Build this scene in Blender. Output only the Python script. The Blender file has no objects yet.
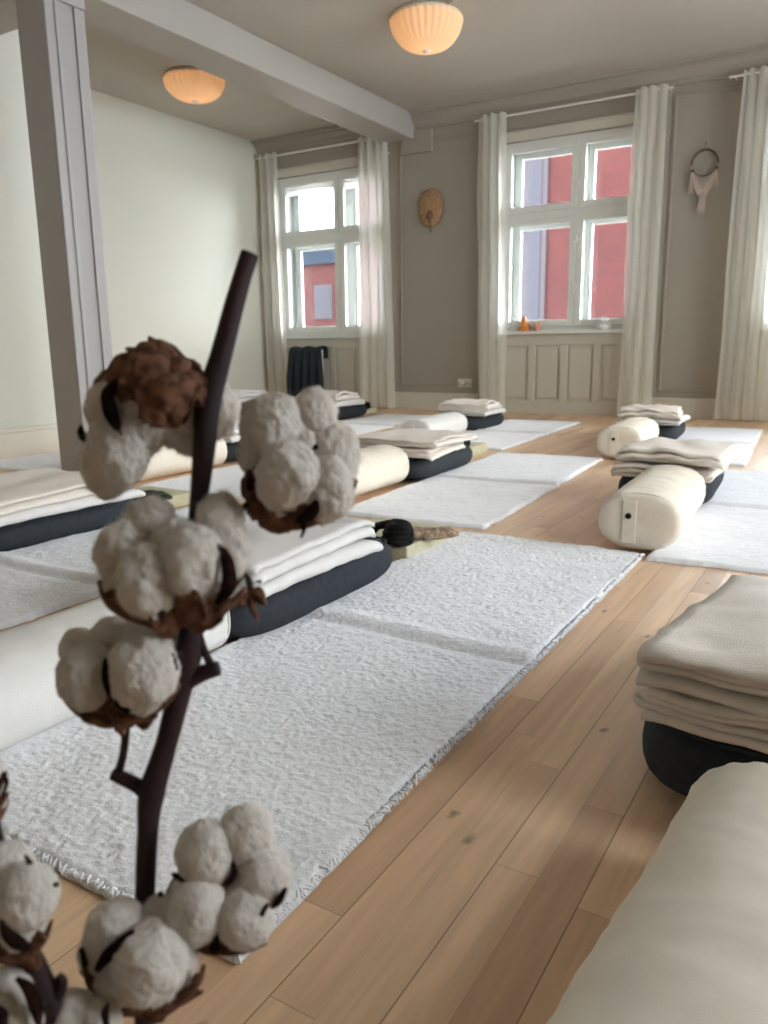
import bpy, math, random
import numpy as np
from mathutils import Vector, Matrix

C = bpy.context.scene.collection
S = bpy.context.scene
PI = math.pi

# ------------------------------------------------------------------ camera
YAW, PITCH, ROLL, FPX, CAMH = -31.4307, 11.929, -0.717, 781.64, 0.62
cd = bpy.data.cameras.new('camera'); cam = bpy.data.objects.new('camera', cd); C.objects.link(cam)
_y, _p, _r = math.radians(YAW), math.radians(PITCH), math.radians(ROLL)
FWD = Vector((math.sin(_y)*math.cos(_p), math.cos(_y)*math.cos(_p), -math.sin(_p)))
_rt = Vector((math.cos(_y), -math.sin(_y), 0)); _up = _rt.cross(FWD)
RT = math.cos(_r)*_rt + math.sin(_r)*_up; UP = -math.sin(_r)*_rt + math.cos(_r)*_up
m = Matrix((RT, UP, -FWD)).transposed().to_4x4(); m.translation = (0, 0, CAMH)
cam.matrix_world = m
cd.sensor_fit = 'VERTICAL'; cd.sensor_height = 36; cd.sensor_width = 27; cd.lens = FPX/1024*36
cd.clip_start = 0.02; cd.clip_end = 300
cd.dof.use_dof = True; cd.dof.focus_distance = 0.95; cd.dof.aperture_fstop = 11
S.camera = cam

# ------------------------------------------------------------------ world, light, exposure
S.view_settings.view_transform = 'Standard'; S.view_settings.look = 'None'
S.view_settings.gamma = 1; S.view_settings.use_curve_mapping = False
S.view_settings.exposure = 2.15
w = bpy.data.worlds.new('sky'); S.world = w; w.use_nodes = True
nt = w.node_tree; bg = nt.nodes['Background']
tc = nt.nodes.new('ShaderNodeTexCoord'); sx = nt.nodes.new('ShaderNodeSeparateXYZ')
nz = nt.nodes.new('ShaderNodeTexNoise'); nz.inputs['Scale'].default_value = 2.2; nz.inputs['Detail'].default_value = 5
cr = nt.nodes.new('ShaderNodeValToRGB'); cr.color_ramp.elements[0].color = (.72, .84, 1, 1); cr.color_ramp.elements[1].color = (1, .98, .95, 1)
cr.color_ramp.elements[0].position = .35; cr.color_ramp.elements[1].position = .6
nt.links.new(tc.outputs['Generated'], nz.inputs['Vector']); nt.links.new(nz.outputs['Fac'], cr.inputs['Fac'])
nt.links.new(cr.outputs['Color'], bg.inputs['Color']); bg.inputs['Strength'].default_value = 8.0

def portal(name, loc, rot, sx_, sy_):
    l = bpy.data.lights.new(name, 'AREA'); l.shape = 'RECTANGLE'; l.size = sx_; l.size_y = sy_
    l.cycles.is_portal = True
    o = bpy.data.objects.new(name, l); C.objects.link(o); o.location = loc; o.rotation_euler = rot
S.cycles.use_denoising = True
S.cycles.max_bounces = 10; S.cycles.diffuse_bounces = 6; S.cycles.transparent_max_bounces = 16
S.cycles.caustics_reflective = False; S.cycles.caustics_refractive = False
S.cycles.sample_clamp_indirect = 6

# ------------------------------------------------------------------ helpers
def vnoise(p, seed=0):
    """smooth value noise in -1..1 for an (n,3) array"""
    p = np.asarray(p, float); i = np.floor(p).astype(np.int64); f = p-i; f = f*f*(3-2*f)
    def hsh(a, b, c):
        h = (a*73856093) ^ (b*19349663) ^ (c*83492791) ^ (seed*2654435761 & 0x7fffffff)
        h = (h ^ (h >> 13))*1274126177 & 0xffffffff
        h = (h ^ (h >> 16))*2246822519 & 0xffffffff
        return ((h ^ (h >> 15)) & 0xffff)/32767.5-1
    r = 0
    for dx in (0, 1):
        wx = f[:, 0] if dx else 1-f[:, 0]
        for dy in (0, 1):
            wy = f[:, 1] if dy else 1-f[:, 1]
            for dz in (0, 1):
                wz = f[:, 2] if dz else 1-f[:, 2]
                r = r+wx*wy*wz*hsh(i[:, 0]+dx, i[:, 1]+dy, i[:, 2]+dz)
    return r
def fbm(p, o=3, seed=0):
    p = np.asarray(p, float); r = 0; a = 1; t = 0
    for k in range(o):
        r = r+a*vnoise(p*2**k+k*7.3, seed+k); t += a; a *= .5
    return r/t

def tag(o, label=None, cat=None, group=None, kind=None):
    if label: o['label'] = label
    if cat: o['category'] = cat
    if group: o['group'] = group
    if kind: o['kind'] = kind
    return o
def empty(name, loc=(0, 0, 0), rz=0):
    o = bpy.data.objects.new(name, None); C.objects.link(o); o.location = loc; o.rotation_euler.z = rz
    o.empty_display_size = .05
    return o
def mesh(name, v, f, mats, parent=None, smooth=True, loc=None, midx=None):
    me = bpy.data.meshes.new(name); me.from_pydata([tuple(map(float, q)) for q in v], [], [tuple(map(int, q)) for q in f])
    if not isinstance(mats, (list, tuple)): mats = [mats]
    for q in mats: me.materials.append(q)
    if midx is not None: me.polygons.foreach_set('material_index', midx)
    if smooth: me.polygons.foreach_set('use_smooth', [True]*len(me.polygons))
    me.update()
    o = bpy.data.objects.new(name, me); C.objects.link(o)
    if parent: o.parent = parent
    if loc: o.location = loc
    return o
def copy_tree(o, parent=None):
    c = o.copy(); C.objects.link(c); c.parent = parent
    for ch in o.children: copy_tree(ch, c)
    return c
class MB:
    def __init__(s): s.v = []; s.f = []
    def box(s, x0, x1, y0, y1, z0, z1):
        n = len(s.v)
        s.v += [(x0, y0, z0), (x1, y0, z0), (x1, y1, z0), (x0, y1, z0), (x0, y0, z1), (x1, y0, z1), (x1, y1, z1), (x0, y1, z1)]
        s.f += [tuple(n+i for i in q) for q in ((0, 3, 2, 1), (4, 5, 6, 7), (0, 1, 5, 4), (1, 2, 6, 5), (2, 3, 7, 6), (3, 0, 4, 7))]
        return s
    def tube(s, pts, rad, seg=10, cap=True):
        pts = [Vector(q) for q in pts]; n0 = len(s.v); up = None
        for i, q in enumerate(pts):
            t = (pts[min(i+1, len(pts)-1)]-pts[max(i-1, 0)]).normalized()
            if up is None: up = Vector((0, 0, 1)) if abs(t.z) < .9 else Vector((1, 0, 0))
            a = t.cross(up).normalized(); b = a.cross(t).normalized(); up = b
            r = rad[i] if isinstance(rad, (list, tuple)) else rad
            for k in range(seg):
                th = 2*PI*k/seg; s.v.append(tuple(q+a*r*math.cos(th)+b*r*math.sin(th)))
        for i in range(len(pts)-1):
            for k in range(seg):
                k2 = (k+1) % seg; a = n0+i*seg; s.f.append((a+k, a+k2, a+seg+k2, a+seg+k))
        if cap:
            s.f.append(tuple(n0+k for k in range(seg))[::-1]); e = n0+(len(pts)-1)*seg; s.f.append(tuple(e+k for k in range(seg)))
        return s
    def lathe(s, prof, cx, cy, z0, seg=32, flute=0, nf=0):
        n0 = len(s.v)
        for (r, z) in prof:
            for k in range(seg):
                th = 2*PI*k/seg; rr = r*(1+flute*math.cos(nf*th)) if nf else r
                s.v.append((cx+rr*math.cos(th), cy+rr*math.sin(th), z0+z))
        for i in range(len(prof)-1):
            for k in range(seg):
                k2 = (k+1) % seg; a = n0+i*seg; s.f.append((a+k, a+k2, a+seg+k2, a+seg+k))
        return s
    def build(s, name, mt, parent=None, smooth=False, bevel=0, loc=None):
        o = mesh(name, s.v, s.f, mt, parent, smooth, loc)
        if bevel:
            b = o.modifiers.new('bevel', 'BEVEL'); b.width = bevel; b.segments = 2; b.limit_method = 'ANGLE'
        return o
def grid_faces(nu, nv, closed_u=False, n0=0):
    """verts laid out [v][u]"""
    f = []
    U = nu if closed_u else nu-1
    for j in range(nv-1):
        for i in range(U):
            i2 = (i+1) % nu
            f.append((n0+j*nu+i, n0+j*nu+i2, n0+(j+1)*nu+i2, n0+(j+1)*nu+i))
    return f

# ------------------------------------------------------------------ materials
def mat(name, col, rough=.8, spec=.3, var=0, vscale=8, bump=0, bscale=200, bdet=3, sheen=0, translucent=0, emit=None, est=0, subs=0, metal=0, stretch=None, trans=0):
    mt = bpy.data.materials.new(name); mt.use_nodes = True; n = mt.node_tree; b = n.nodes['Principled BSDF']; L = n.links
    b.inputs['Base Color'].default_value = (*col, 1); b.inputs['Roughness'].default_value = rough
    b.inputs['Specular IOR Level'].default_value = spec; b.inputs['Metallic'].default_value = metal
    if sheen: b.inputs['Sheen Weight'].default_value = sheen; b.inputs['Sheen Roughness'].default_value = .6
    if subs: b.inputs['Subsurface Weight'].default_value = subs; b.inputs['Subsurface Radius'].default_value = (.01, .01, .01); b.inputs['Subsurface Scale'].default_value = .3
    t = n.nodes.new('ShaderNodeTexCoord'); vec = t.outputs['Object']
    if stretch:
        mp = n.nodes.new('ShaderNodeMapping'); mp.inputs['Scale'].default_value = stretch; L.new(vec, mp.inputs['Vector']); vec = mp.outputs['Vector']
    if var:
        x = n.nodes.new('ShaderNodeTexNoise'); x.inputs['Scale'].default_value = vscale; x.inputs['Detail'].default_value = 4; L.new(vec, x.inputs['Vector'])
        r = n.nodes.new('ShaderNodeValToRGB'); r.color_ramp.elements[0].position = .3; r.color_ramp.elements[1].position = .7
        r.color_ramp.elements[0].color = (*[q*(1-var) for q in col], 1); r.color_ramp.elements[1].color = (*[min(1, q*(1+var)) for q in col], 1)
        L.new(x.outputs['Fac'], r.inputs['Fac']); L.new(r.outputs['Color'], b.inputs['Base Color'])
    if bump:
        x = n.nodes.new('ShaderNodeTexNoise'); x.inputs['Scale'].default_value = bscale; x.inputs['Detail'].default_value = bdet; L.new(vec, x.inputs['Vector'])
        k = n.nodes.new('ShaderNodeBump'); k.inputs['Strength'].default_value = 1; k.inputs['Distance'].default_value = bump
        L.new(x.outputs['Fac'], k.inputs['Height']); L.new(k.outputs['Normal'], b.inputs['Normal'])
    if emit:
        b.inputs['Emission Color'].default_value = (*emit, 1); b.inputs['Emission Strength'].default_value = est
    out = n.nodes['Material Output']
    if translucent or trans:
        sh = b.outputs[0]
        if translucent:
            tr = n.nodes.new('ShaderNodeBsdfTranslucent'); tr.inputs['Color'].default_value = (*col, 1)
            mx = n.nodes.new('ShaderNodeMixShader'); mx.inputs['Fac'].default_value = translucent
            L.new(sh, mx.inputs[1]); L.new(tr.outputs[0], mx.inputs[2]); sh = mx.outputs[0]
        if trans:
            tr = n.nodes.new('ShaderNodeBsdfTransparent'); mx = n.nodes.new('ShaderNodeMixShader'); mx.inputs['Fac'].default_value = trans
            L.new(sh, mx.inputs[1]); L.new(tr.outputs[0], mx.inputs[2]); sh = mx.outputs[0]
        L.new(sh, out.inputs['Surface'])
    return mt

M = {}
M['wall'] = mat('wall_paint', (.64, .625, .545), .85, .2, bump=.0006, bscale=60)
M['wall_far'] = mat('wall_paint_backlit', (.335, .305, .26), .8, .25, bump=.0006, bscale=60)  # wall paint darkened, backlit shade put into the colour
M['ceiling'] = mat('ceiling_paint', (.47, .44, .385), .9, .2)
M['post'] = mat('post_paint', (.33, .305, .29), .5, .4)
M['beam'] = mat('beam_paint', (.41, .385, .345), .6, .3)
M['trim'] = mat('trim_paint', (.58, .55, .48), .45, .4)
M['basecream'] = mat('skirting_paint', (.66, .60, .51), .4, .4)
M['sash'] = mat('window_paint', (.74, .76, .73), .35, .5)
M['rug'] = mat('wool_pile', (.77, .77, .80), .95, .1, var=.02, vscale=22, bump=.0022, bscale=130, bdet=4, sheen=.3)
M['rugedge'] = mat('rug_backing', (.42, .36, .31), .9, .1)
M['linen'] = mat('natural_linen', (.74, .675, .58), .9, .1, var=.03, vscale=40, bump=.0003, bscale=900)
M['linenw'] = mat('white_linen', (.72, .705, .68), .9, .1, var=.03, vscale=30, bump=.001, bscale=400)
M['blanket'] = mat('blanket_cotton', (.74, .675, .615), .92, .1, var=.03, vscale=50, bump=.0014, bscale=420)
M['blanketw'] = mat('blanket_white', (.68, .655, .64), .92, .1, var=.03, vscale=50, bump=.0014, bscale=420)
M['charcoal'] = mat('charcoal_canvas', (.029, .034, .041), .85, .2, var=.15, vscale=60, bump=.0006, bscale=600)
M['black'] = mat('black_cloth', (.008, .007, .007), .8, .2)
M['block'] = mat('pale_block', (.50, .47, .33), .8, .2, var=.08, vscale=30, bump=.0008, bscale=300)
M['pattern'] = mat('patterned_cloth', (.30, .22, .15), .85, .1, var=.75, vscale=55)
M['pattern2'] = mat('dark_floral_cloth', (.05, .055, .04), .85, .1, var=.9, vscale=45)
M['curtain'] = mat('sheer_curtain', (.96, .95, .90), .9, .05, translucent=.72, trans=.24)
M['rod'] = mat('white_metal', (.78, .77, .73), .3, .5)
M['shade'] = mat('pleated_shade', (.85, .66, .45), .8, .2, translucent=.35, emit=(1, .62, .33), est=.048)
M['shadecold'] = mat('shade_rim', (.70, .60, .47), .8, .2)
M['stem'] = mat('cotton_stem_bark', (.022, .008, .008), .65, .3, var=.4, vscale=60, bump=.0006, bscale=220, stretch=(1, 1, .25))
M['husk'] = mat('dry_husk', (.135, .062, .038), .85, .12, var=.6, vscale=200, bump=.001, bscale=300)
M['huskdark'] = mat('dry_husk_and_slit_shade', (.018, .008, .006), .95, .05, var=.5, vscale=250, bump=.001, bscale=400)  # near-black: shade of the slits put into the colour, with dark husk
M['cotton'] = mat('cotton_lint', (.72, .66, .60), 1, .05, var=.04, vscale=120, bump=.0012, bscale=500, bdet=5, translucent=.22)
M['fuzz'] = mat('cotton_fibre', (.76, .71, .65), 1, .05, translucent=.4)
M['straw'] = mat('woven_straw', (.40, .235, .13), .8, .2, var=.25, vscale=40)
M['strawdark'] = mat('woven_straw_dark', (.20, .12, .06), .8, .2)
M['cord'] = mat('macrame_cord', (.50, .42, .36), .9, .1)
M['ring'] = mat('dark_willow', (.10, .075, .055), .7, .3)
M['plastic'] = mat('socket_plastic', (.62, .60, .55), .35, .5)
M['amber'] = mat('amber_resin', (.75, .26, .05), .35, .5, var=.3, vscale=60)
M['peach'] = mat('peach_glass', (.85, .50, .38), .4, .4, translucent=.4)
M['ceramic'] = mat('white_ceramic', (.85, .85, .85), .4, .5)
M['slate'] = mat('slate_roof', (.007, .009, .013), 1, 0, var=.2, vscale=3)
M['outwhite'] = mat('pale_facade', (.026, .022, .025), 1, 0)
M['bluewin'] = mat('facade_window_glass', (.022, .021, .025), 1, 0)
M['street'] = mat('street_paving', (.35, .34, .33), .9, .1, var=.1, vscale=1)
M['leaf'] = mat('leaf_green', (.30, .36, .08), .6, .3, translucent=.4)
M['cable'] = mat('lamp_cable', (.30, .28, .26), .5, .3)

def glass():
    mt = bpy.data.materials.new('window_glass'); mt.use_nodes = True; n = mt.node_tree; n.nodes.remove(n.nodes['Principled BSDF'])
    t = n.nodes.new('ShaderNodeBsdfTransparent'); t.inputs['Color'].default_value = (.97, .98, .98, 1)
    g = n.nodes.new('ShaderNodeBsdfGlossy'); g.inputs['Roughness'].default_value = .02
    fr = n.nodes.new('ShaderNodeFresnel'); fr.inputs['IOR'].default_value = 1.3
    mx = n.nodes.new('ShaderNodeMixShader'); n.links.new(fr.outputs[0], mx.inputs[0]); n.links.new(t.outputs[0], mx.inputs[1]); n.links.new(g.outputs[0], mx.inputs[2])
    n.links.new(mx.outputs[0], n.nodes['Material Output'].inputs['Surface']); return mt
M['glass'] = glass()

def brick():
    mt = mat('red_brick', (.30, .075, .07), 1, 0); n = mt.node_tree; b = n.nodes['Principled BSDF']
    t = n.nodes.new('ShaderNodeTexCoord'); s = n.nodes.new('ShaderNodeSeparateXYZ'); a = n.nodes.new('ShaderNodeMath'); a.operation = 'ADD'
    c = n.nodes.new('ShaderNodeCombineXYZ'); k = n.nodes.new('ShaderNodeTexBrick')
    n.links.new(t.outputs['Object'], s.inputs[0]); n.links.new(s.outputs[0], a.inputs[0]); n.links.new(s.outputs[1], a.inputs[1])
    n.links.new(a.outputs[0], c.inputs[0]); n.links.new(s.outputs[2], c.inputs[1]); n.links.new(c.outputs[0], k.inputs['Vector'])
    k.inputs['Scale'].default_value = 1; k.inputs['Brick Width'].default_value = .24; k.inputs['Row Height'].default_value = .08; k.inputs['Mortar Size'].default_value = .006
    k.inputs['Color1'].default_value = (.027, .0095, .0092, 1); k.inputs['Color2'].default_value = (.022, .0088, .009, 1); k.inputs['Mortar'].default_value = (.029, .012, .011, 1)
    x = n.nodes.new('ShaderNodeTexNoise'); x.inputs['Scale'].default_value = 3; x.inputs['Detail'].default_value = 4; n.links.new(t.outputs['Object'], x.inputs['Vector'])
    mx = n.nodes.new('ShaderNodeMix'); mx.data_type = 'RGBA'; mx.blend_type = 'MULTIPLY'; mx.inputs['Factor'].default_value = .5
    n.links.new(k.outputs['Color'], mx.inputs[6]); n.links.new(x.outputs['Color'], mx.inputs[7])
    n.links.new(k.outputs['Color'], b.inputs['Base Color']); return mt
M['brick'] = brick()

def floor_mat():
    mt = bpy.data.materials.new('oak_strip_floor'); mt.use_nodes = True; n = mt.node_tree; b = n.nodes['Principled BSDF']; L = n.links
    def N(t, **k):
        q = n.nodes.new(t)
        for a, v in k.items(): setattr(q, a, v)
        return q
    def mth(op, a, b_=None, c=None):
        q = N('ShaderNodeMath', operation=op)
        for i, v in enumerate((a, b_, c)):
            if v is None: continue
            if isinstance(v, (int, float)): q.inputs[i].default_value = v
            else: L.new(v, q.inputs[i])
        return q.outputs[0]
    tc = N('ShaderNodeTexCoord'); sp = N('ShaderNodeSeparateXYZ'); L.new(tc.outputs['Object'], sp.inputs[0]); X, Y = sp.outputs[0], sp.outputs[1]
    u = mth('DIVIDE', mth('ADD', X, 20.02), .055); ui = mth('FLOOR', u); uf = mth('FRACT', u)
    wn = N('ShaderNodeTexWhiteNoise', noise_dimensions='1D'); L.new(ui, wn.inputs['W'])
    v = mth('ADD', mth('DIVIDE', mth('ADD', Y, 20), .62), mth('MULTIPLY', wn.outputs['Value'], 7.31)); vi = mth('FLOOR', v); vf = mth('FRACT', v)
    cb = N('ShaderNodeCombineXYZ'); L.new(ui, cb.inputs[0]); L.new(vi, cb.inputs[1])
    w2 = N('ShaderNodeTexWhiteNoise', noise_dimensions='2D'); L.new(cb.outputs[0], w2.inputs['Vector'])
    r = N('ShaderNodeValToRGB'); e = r.color_ramp.elements
    e[0].position = 0; e[0].color = (.54, .34, .205, 1); e[1].position = 1; e[1].color = (.80, .56, .36, 1)
    for p, c in ((.12, (.66, .43, .265, 1)), (.5, (.72, .48, .30, 1)), (.8, (.755, .52, .325, 1))):
        q = e.new(p); q.color = c
    L.new(w2.outputs['Value'], r.inputs['Fac'])
    # grain
    mp = N('ShaderNodeMapping'); mp.inputs['Scale'].default_value = (60, 4, 1); L.new(tc.outputs['Object'], mp.inputs['Vector'])
    av = N('ShaderNodeVectorMath', operation='ADD'); L.new(mp.outputs[0], av.inputs[0]); L.new(w2.outputs['Color'], av.inputs[1])
    sc = N('ShaderNodeVectorMath', operation='SCALE'); sc.inputs['Scale'].default_value = 30; L.new(w2.outputs['Color'], sc.inputs[0]); L.new(sc.outputs[0], av.inputs[1])
    g = N('ShaderNodeTexNoise'); g.inputs['Scale'].default_value = 1; g.inputs['Detail'].default_value = 6; g.inputs['Distortion'].default_value = .6; L.new(av.outputs[0], g.inputs['Vector'])
    gr = N('ShaderNodeMapRange'); gr.inputs['From Min'].default_value = .3; gr.inputs['From Max'].default_value = .7; gr.inputs['To Min'].default_value = .86; gr.inputs['To Max'].default_value = 1.1; L.new(g.outputs['Fac'], gr.inputs['Value'])
    m1 = N('ShaderNodeVectorMath', operation='SCALE'); L.new(r.outputs['Color'], m1.inputs[0]); L.new(gr.outputs[0], m1.inputs['Scale'])
    # knots
    mk = N('ShaderNodeMapping'); mk.inputs['Scale'].default_value = (5.2, 3.0, 1); L.new(tc.outputs['Object'], mk.inputs['Vector'])
    vo = N('ShaderNodeTexVoronoi', voronoi_dimensions='2D'); vo.inputs['Scale'].default_value = 1; L.new(mk.outputs[0], vo.inputs['Vector'])
    kn = N('ShaderNodeTexNoise'); kn.inputs['Scale'].default_value = 60; L.new(tc.outputs['Object'], kn.inputs['Vector'])
    kd = mth('ADD', vo.outputs['Distance'], mth('MULTIPLY', mth('SUBTRACT', kn.outputs['Fac'], .5), .06))
    km = N('ShaderNodeMapRange'); km.inputs['From Min'].default_value = .008; km.inputs['From Max'].default_value = .042; km.inputs['To Min'].default_value = .42; km.inputs['To Max'].default_value = 1; L.new(kd, km.inputs['Value'])
    m2 = N('ShaderNodeVectorMath', operation='SCALE'); L.new(m1.outputs[0], m2.inputs[0]); L.new(km.outputs[0], m2.inputs['Scale'])
    # gaps between strips, darker between boards and at the ends
    ed = mth('MINIMUM', uf, mth('SUBTRACT', 1, uf)); sg = mth('LESS_THAN', ed, .012)
    bf = mth('FRACT', mth('DIVIDE', u, 2)); be = mth('MINIMUM', bf, mth('SUBTRACT', 1, bf)); bgp = mth('LESS_THAN', be, .0085)
    ve = mth('MINIMUM', vf, mth('SUBTRACT', 1, vf)); vg = mth('LESS_THAN', ve, .0011)
    dk = mth('MAXIMUM', mth('MULTIPLY', sg, .10), mth('MAXIMUM', mth('MULTIPLY', bgp, .55), mth('MULTIPLY', vg, .35)))
    m3 = N('ShaderNodeVectorMath', operation='SCALE'); L.new(m2.outputs[0], m3.inputs[0]); L.new(mth('SUBTRACT', 1, dk), m3.inputs['Scale'])
    L.new(m3.outputs[0], b.inputs['Base Color'])
    rr = N('ShaderNodeMapRange'); rr.inputs['To Min'].default_value = .24; rr.inputs['To Max'].default_value = .42; L.new(g.outputs['Fac'], rr.inputs['Value']); L.new(rr.outputs[0], b.inputs['Roughness'])
    b.inputs['Specular IOR Level'].default_value = .55
    bp = N('ShaderNodeBump'); bp.inputs['Distance'].default_value = .0006; bp.inputs['Strength'].default_value = .6; L.new(mth('SUBTRACT', g.outputs['Fac'], mth('MULTIPLY', dk, 3)), bp.inputs['Height']); L.new(bp.outputs[0], b.inputs['Normal'])
    return mt
M['floor'] = floor_mat()

# ------------------------------------------------------------------ room shell
FW = 6.95; CZ = 2.75; XL = -5.75; XL2 = -4.30; XR = 2.0; YB = -1.9; TH = .33
def struct(o): o['kind'] = 'structure'; return o
mb = MB(); mb.box(XL-.3, XR+.3, YB-.3, FW+TH, -.2, 0); struct(mb.build('floor', M['floor']))
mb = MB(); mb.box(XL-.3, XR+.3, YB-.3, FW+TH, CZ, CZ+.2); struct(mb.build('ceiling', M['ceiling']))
WIN = [(-5.54, -4.18), (-2.98, -1.70), (-.78, .64)]; SILL = .745; HEAD = 2.37
mb = MB(); xs = XL-.3
for (a, b) in WIN:
    mb.box(xs, a, FW, FW+TH, 0, CZ); mb.box(a, b, FW, FW+TH, HEAD, CZ); mb.box(a, b, FW+.04, FW+TH, 0, SILL-.03); xs = b
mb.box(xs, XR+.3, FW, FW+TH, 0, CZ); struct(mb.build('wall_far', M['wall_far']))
mb = MB(); mb.box(XL-.3, XL, 3.38, FW, 0, CZ); mb.box(XL-.3, XL2, YB-.3, 3.38, 0, CZ); struct(mb.build('wall_left', M['wall']))
# wall on the right with unseen windows added to light the room, plain wall behind
RW = [(.8, 2.0), (2.75, 3.95), (4.7, 5.9)]; RS, RH = .6, 2.55
mb = MB(); ys = YB-.3
for (a, b) in RW:
    mb.box(XR, XR+.3, ys, a, 0, CZ); mb.box(XR, XR+.3, a, b, 0, RS); mb.box(XR, XR+.3, a, b, RH, CZ); ys = b
mb.box(XR, XR+.3, ys, FW, 0, CZ); struct(mb.build('wall_right', M['wall']))
mb = MB(); mb.box(XL2, XR, YB-.3, YB, 0, CZ); struct(mb.build('wall_back', M['wall']))
for (a, b) in WIN: portal('window_daylight', ((a+b)/2, FW+TH+.02, (SILL+HEAD)/2), (-PI/2, 0, 0), b-a, HEAD-SILL)
for (a, b) in RW: portal('window_daylight', (XR+.31, (a+b)/2, (RS+RH)/2), (0, PI/2, 0), RH-RS, b-a)

def win_unit(n, a, b, z0=SILL, z1=HEAD, mc=0):
    """a box-frame window: outer frame, an inner and an outer pair of casements with a transom, and the panes"""
    W = b-a; Q = W/2+mc; H = z1-z0; fr = MB(); t = .045
    fr.box(0, t, 0, .27, 0, H); fr.box(W-t, W, 0, .27, 0, H); fr.box(t, W-t, 0, .27, 0, t*.8); fr.box(t, W-t, 0, .27, H-t, H)
    fr.box(t, W-t, .0, .045, .965, 1.03); fr.box(Q-.03, Q+.03, -.003, .048, t*.8, H-t); fr.box(t, W-t, .20, .25, .965, 1.03); fr.box(Q-.04, Q+.04, .197, .253, t*.8, H-t)
    o = fr.build('window_%d' % n, M['sash'], bevel=.004); struct(o)
    g = MB()
    for k, yy in enumerate((.0, .215)):
        sb = MB(); c = .055 if k == 0 else .068
        for (x0, x1) in ((t, Q-.006), (Q+.006, W-t)):
            for (q0, q1) in ((t*.8, .965), (1.03, H-t)):
                sb.box(x0, x0+c, yy-.012, yy+.03, q0, q1); sb.box(x1-c, x1, yy-.012, yy+.03, q0, q1)
                sb.box(x0+c, x1-c, yy-.012, yy+.03, q0, q0+c); sb.box(x0+c, x1-c, yy-.012, yy+.03, q1-c*.8, q1)
                g.box(x0+c-.004, x1-c+.004, yy+.006, yy+.009, q0+c-.004, q1-c*.8+.004)
        sb.build('casement', M['sash'], o, bevel=.004)
    g.build('pane', M['glass'], o)
    h = MB()
    for (q, s) in ((.35, 1), (.75, 1), (1.2, 1)):
        h.box(Q-.012, Q+.012, -.03, -.012, q, q+.05); h.tube([(Q, -.03, q+.025), (Q+.02, -.045, q+.025), (Q+.045, -.045, q+.01)], .005, 6)
    h.build('latch', M['rod'], o)
    return o
for i, (a, b) in enumerate(WIN):
    o = win_unit(i+1, a, b, mc=(.10, .07, 0)[i]); o.location = (a, FW+.035, SILL)
    mb = MB(); mb.box(a-.02, b+.02, FW-.055, FW+.32, SILL-.03, SILL); s = mb.build('window_sill', M['sash'], o, bevel=.006); s.matrix_parent_inverse = Matrix.Translation(o.location).inverted()
n = 4
for (a, b) in RW:
    o = win_unit(n, a, b, z0=RS, z1=RH); o.location = (XR+.12, b, RS); o.rotation_euler.z = -PI/2; n += 1  # added windows out of view, extra daylight from the right

tn = [0]
def trim(mb, mt=None, bevel=.004):
    tn[0] += 1; return struct(mb.build('trim_%d' % tn[0], mt or M['trim'], bevel=bevel))
# wainscot panels below the sills
for (a, b) in WIN:
    mb = MB(); y = FW+.0; mb.box(a, b, y+.02, y+.05, 0, SILL-.031)
    nP = 4; st = .065; wP = (b-a-st*(nP+1))/nP
    mb.box(a, b, y-.0, y+.02, 0, .115); mb.box(a, b, y, y+.02, SILL-.13, SILL-.031)
    for k in range(nP+1): mb.box(a+k*(wP+st), a+k*(wP+st)+st, y, y+.02, .115, SILL-.13)
    for k in range(nP):
        x = a+st+k*(wP+st); mb.box(x+.025, x+wP-.025, y+.008, y+.02, .145, SILL-.16)
    trim(mb)
# skirting
def base(name, boxes, mt):
    mb = MB()
    for q in boxes: mb.box(*q)
    o = mb.build(name, mt, bevel=.004); return struct(o)
bx = []; xs = XL
for (a, b) in WIN+[(XR, XR)]:
    bx += [(xs+.0, a-.0, FW-.018, FW, 0, .15), (xs, a, FW-.026, FW, .15, .17)]; xs = b
base('baseboard_far', bx, M['trim'])
base('baseboard_left', [(XL2, XL2+.02, YB, 3.38, 0, .15), (XL2, XL2+.03, YB, 3.40, .15, .175), (XL, XL+.02, 3.38, FW-.026, 0, .17), (XL+.02, XL2, 3.38, 3.40, 0, .15)], M['basecream'])
base('baseboard_right', [(XR-.02, XR, YB, FW-.026, 0, .17)], M['trim'])
base('baseboard_back', [(XL2+.03, XR-.02, YB, YB+.02, 0, .17)], M['trim'])
# cornice and picture rail on the far wall
mb = MB(); yy = FW
prof = [(0, 2.60), (.02, 2.605), (.022, 2.635), (.035, 2.64), (.05, 2.67), (.085, 2.70), (.09, 2.72), (.12, 2.725), (.125, CZ), (0, CZ)]
v = []; 
for x in (XL, XR):
    for (d, z) in prof: v.append((x, yy-d, z))
k = len(prof); f = [(i, i+k, (i+1) % k+k, (i+1) % k) for i in range(k)]
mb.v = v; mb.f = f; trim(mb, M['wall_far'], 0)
# raised wall panel mouldings between the windows
def moulding(x0, x1, z0, z1):
    mb = MB(); t = .022; y0 = FW-.014
    mb.box(x0, x1, y0, FW, z0, z0+t); mb.box(x0, x1, y0, FW, z1-t, z1); mb.box(x0, x0+t, y0, FW, z0+t, z1-t); mb.box(x1-t, x1, y0, FW, z0+t, z1-t)
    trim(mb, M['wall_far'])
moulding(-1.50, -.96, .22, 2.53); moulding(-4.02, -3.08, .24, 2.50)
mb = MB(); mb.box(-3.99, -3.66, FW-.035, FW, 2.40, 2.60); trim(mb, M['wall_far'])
# head boards over the two windows
for (a, b) in WIN:
    mb = MB(); mb.box(a-.03, b+.03, FW-.02, FW, HEAD, HEAD+.07); mb.box(a-.05, b+.05, FW-.032, FW, HEAD+.07, HEAD+.085); trim(mb)
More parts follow.
